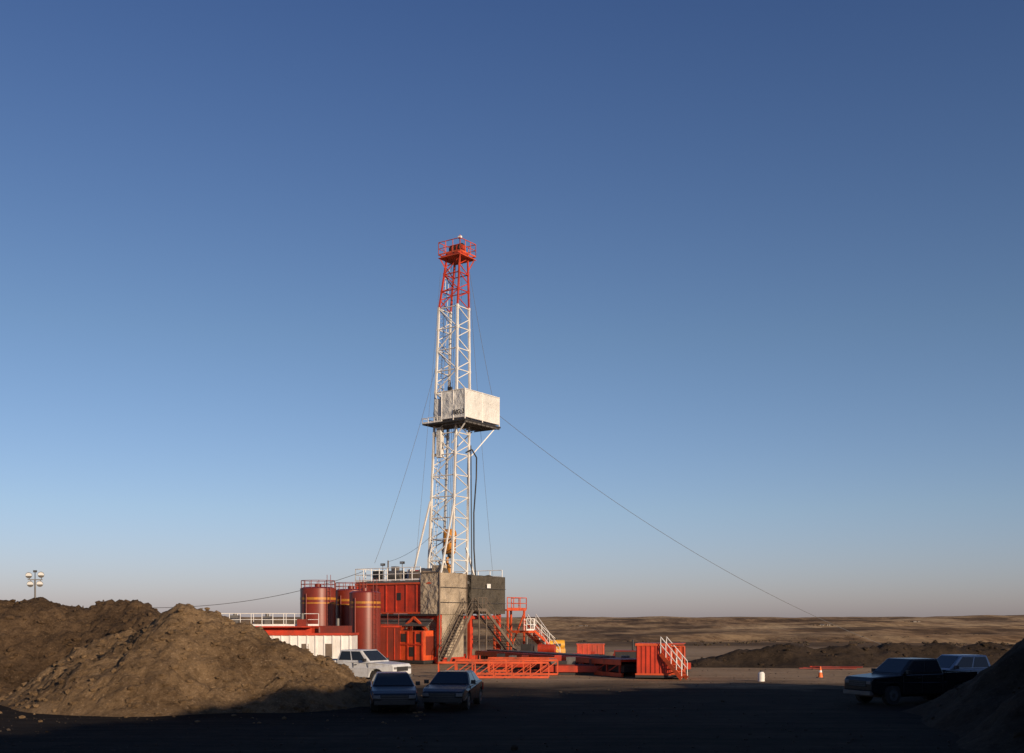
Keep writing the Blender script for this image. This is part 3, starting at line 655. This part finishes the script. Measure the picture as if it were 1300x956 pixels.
# ------------------------------------------------------------------ vehicles
def arch_profile(top,zb,wheels,r):
    pts=list(top)
    for wx in sorted(wheels):
        pts.append((wx-r,zb))
        for i in range(1,8):
            a=math.pi-math.pi*i/8; pts.append((wx+r*math.cos(a),zb+r*math.sin(a)))
        pts.append((wx+r,zb))
    return pts
def vehicle(name,loc,rz,kind,paint):
    e=empty(name,loc,rz)
    if kind=='pickup':
        W_=.95; wheels=(1.75,-1.85); rw=.40
        top=[(2.72,.5),(2.80,.62),(2.80,1.0),(2.70,1.14),(1.3,1.24),(-.98,1.26),(-.98,.92),(-2.82,.92),(-2.86,.6),(-2.8,.5)]
        cab=((1.32,-.98),(.58,-.80),1.25,1.87,.91,.72)
    elif kind=='suv':
        W_=.93; wheels=(1.45,-1.4); rw=.36
        top=[(2.25,.45),(2.33,.6),(2.33,.88),(2.2,1.0),(1.15,1.10),(-2.25,1.12),(-2.35,.9),(-2.35,.5)]
        cab=((1.17,-2.22),(.45,-1.95),1.1,1.70,.88,.68)
    else:
        W_=.88; wheels=(1.4,-1.35); rw=.33
        top=[(2.2,.35),(2.33,.46),(2.34,.6),(2.24,.74),(1.9,.84),(1.1,.95),(-1.6,1.0),(-2.2,.97),(-2.34,.85),(-2.38,.6),(-2.33,.38)]
        cab=((1.12,-1.75),(.25,-1.05),.95,1.42,.83,.60)
    zb=.40 if kind!='sedan' else .3
    prof=arch_profile(top,zb,wheels,rw+.08)
    mb=MB(); n=len(prof)
    vs=[]
    for s in (-1,1):
        for x,z in prof:
            tap=1-.12*sstep(1.7,2.9 if kind=='pickup' else 2.4,abs(x))-.03*sstep(.9,1.3,z)
            vs.append((x,s*W_*tap,z))
    mb.add(vs,[tuple(range(n)),tuple(range(n,2*n))[::-1]]+[(i,n+i,n+(i+1)%n,(i+1)%n) for i in range(n)],paint)
    mb.build('body',e,bevel=.045)
    (b0,b1),(t0,t1),z0,z1,wb,wt=cab
    mb=MB()
    B=[(b1,-wb,z0-.02),(b0,-wb,z0-.02),(b0,wb,z0-.02),(b1,wb,z0-.02)]; T=[(t1,-wt,z1),(t0,-wt,z1),(t0,wt,z1),(t1,wt,z1)]
    mb.hexa(B,T,paint); mb.build('cab',e,bevel=.05)
    mb=MB()
    def panel(P,u0,u1,v0,v1,k='glass',off=.012):
        P=[Vector(p) for p in P]
        def pt(u,v): return P[0].lerp(P[1],u).lerp(P[3].lerp(P[2],u),v)
        nrm=(P[1]-P[0]).cross(P[3]-P[0]).normalized()*off
        mb.add([pt(u0,v0)+nrm,pt(u1,v0)+nrm,pt(u1,v1)+nrm,pt(u0,v1)+nrm],[(0,1,2,3)],k)
    panel([B[1],B[2],T[2],T[1]],.06,.94,.1,.92)
    panel([B[3],B[0],T[0],T[3]],.1,.9,.22,.88)
    right=[B[0],B[1],T[1],T[0]]; left=[B[2],B[3],T[3],T[2]]
    sp=[(.07,.46),(.50,.90)] if kind!='suv' else [(.05,.30),(.33,.60),(.63,.92)]
    for a,b in sp: panel(right,a,b,.14,.88); panel(left,1-b,1-a,.14,.88)
    mb.build('windows',e)
    mb=MB()
    for wx in wheels:
        for s in (-1,1):
            mb.cyl((wx,s*(W_-.28),rw),(wx,s*(W_-.02),rw),rw,'rubber',24)
            mb.cyl((wx,s*(W_-.021),rw),(wx,s*(W_+.0),rw),rw*.58,'chrome',16); mb.cyl((wx,s*W_,rw),(wx,s*(W_+.012),rw),rw*.2,'dark',10)
    mb.box(-2.2,2.2,-.6,.6,.3,.42,'dark'); 
    for wx in wheels: mb.box(wx-rw,wx+rw,-W_+.06,W_-.06,zb+.02,zb+rw-.02,'dark')
    mb.build('wheels',e)
    mb=MB(); xf=max(p[0] for p in top); xr=min(p[0] for p in top)
    zf=.9 if kind=='pickup' else (.8 if kind=='suv' else .6)
    mb.box(xf-.02,xf+.02,-.5,.5,zf-.14,zf+.1,'dark')
    for i in range(3): mb.box(xf+.021,xf+.03,-.48,.48,zf-.11+.08*i,zf-.1+.08*i,'steel')
    for s in (-1,1):
        mb.box(xf-.1,xf+.022,min(s*.53,s*.78),max(s*.53,s*.78),zf-.03,zf+.09,'headlamp')
        mb.box(xr-.015,xr+.1,min(s*.70,s*.82),max(s*.70,s*.82),zf-.05,zf+.25,'redlens')
        mb.box(b0-.35,b0-.2,min(s*(wb+.03),s*(wb+.2)),max(s*(wb+.03),s*(wb+.2)),z0+.02,z0+.17,'dark')
        for x in ((b0+b1)/2+.05,b1+.1,b0-.1): mb.box(x-.008,x+.008,min(s*(W_-.03),s*(W_+.003)),max(s*(W_-.03),s*(W_+.003)),zb+.1,z0-.06,'dark')
        for x in ((b0+b1)/2+.15,b1+.25): mb.box(x,x+.16,min(s*W_,s*(W_+.02)),max(s*W_,s*(W_+.02)),z0-.18,z0-.14,'dark')
    zb0=.42 if kind=='pickup' else .34
    mb.box(xf-.12,xf+.08,-W_*.86,W_*.86,zb0,zb0+.16,'steel' if kind=='pickup' else 'dark'); mb.box(xr-.08,xr+.1,-W_*.86,W_*.86,zb0,zb0+.16,'steel' if kind=='pickup' else 'dark')
    mb.build('trim',e,bevel=.01)
    if kind=='pickup':
        mb=MB()
        for s in (-1,1):
            y0,y1=sorted((s*.84,s*.945)); mb.box(-2.80,-1.04,y0,y1,.90,1.30,paint)
        mb.box(-2.86,-2.78,-.84,.84,.62,1.28,paint); mb.box(-1.06,-1.0,-.84,.84,.93,1.28,paint); mb.box(-2.76,-1.08,-.82,.82,.925,.935,'dark')
        mb.build('bed',e,bevel=.015)
    return e
vehicle('pickup_truck',(-8.3,60.5,0),R(-30),'pickup','carwhite')
vehicle('parked_car',(-4.7,43.4,0),R(-82),'sedan','carblack')
vehicle('parked_car',(-2.35,44.6,0),R(-98),'sedan','carblack')
vehicle('pickup_truck',(16.9,46.8,0),R(203),'pickup','carblack')
vehicle('pickup_truck',(21.0,51.5,0),R(195),'pickup','carblue')

# ------------------------------------------------------------------ light, sky, camera
EL=R(12); ROT=R(145)
w=bpy.data.worlds.new('World'); scene.world=w; w.use_nodes=True
nt=w.node_tree; bg=nt.nodes['Background']
sky=nt.nodes.new('ShaderNodeTexSky'); sky.sky_type='NISHITA'; sky.sun_disc=False
sky.sun_elevation=EL; sky.sun_rotation=ROT; sky.altitude=600; sky.air_density=1.0; sky.dust_density=1.0; sky.ozone_density=1.5
tc=nt.nodes.new('ShaderNodeTexCoord'); sx=nt.nodes.new('ShaderNodeSeparateXYZ'); nt.links.new(tc.outputs['Generated'],sx.inputs[0])
rp=nt.nodes.new('ShaderNodeValToRGB'); cr=rp.color_ramp
while len(cr.elements)<5: cr.elements.new(.5)
for el,(p,c) in zip(cr.elements,((0.0,(.56,.54,.90)),(.0975,(.57,.60,.80)),(.247,(.51,.56,.69)),(.49,(.345,.425,.64)),(1.0,(.27,.38,.64)))): el.position=p; el.color=c+(1,)
nt.links.new(sx.outputs['Z'],rp.inputs['Fac'])
mu=nt.nodes.new('ShaderNodeMixRGB'); mu.blend_type='MULTIPLY'; mu.inputs['Fac'].default_value=1
nt.links.new(sky.outputs['Color'],mu.inputs['Color1']); nt.links.new(rp.outputs['Color'],mu.inputs['Color2'])
nt.links.new(mu.outputs['Color'],bg.inputs['Color']); bg.inputs['Strength'].default_value=0.145
sd=bpy.data.lights.new('sun','SUN'); sd.energy=5.0; sd.angle=R(.5); sd.color=(1.0,.80,.58)
so=bpy.data.objects.new('sun',sd); scene.collection.objects.link(so)
tosun=Vector((math.sin(ROT)*math.cos(EL),math.cos(ROT)*math.cos(EL),math.sin(EL)))
so.rotation_euler=tosun.to_track_quat('Z','Y').to_euler(); so.location=tosun*50+Vector((0,0,60))
cd=bpy.data.cameras.new('camera'); co=bpy.data.objects.new('camera',cd); scene.collection.objects.link(co)
co.location=(0,0,3.5); co.rotation_euler=(R(90),0,0); cd.sensor_width=36; cd.lens=1400/1300*36; cd.shift_y=309/1300
cd.clip_start=.1; cd.clip_end=40000
scene.camera=co
scene.view_settings.view_transform='Standard'; scene.view_settings.look='None'; scene.view_settings.exposure=0
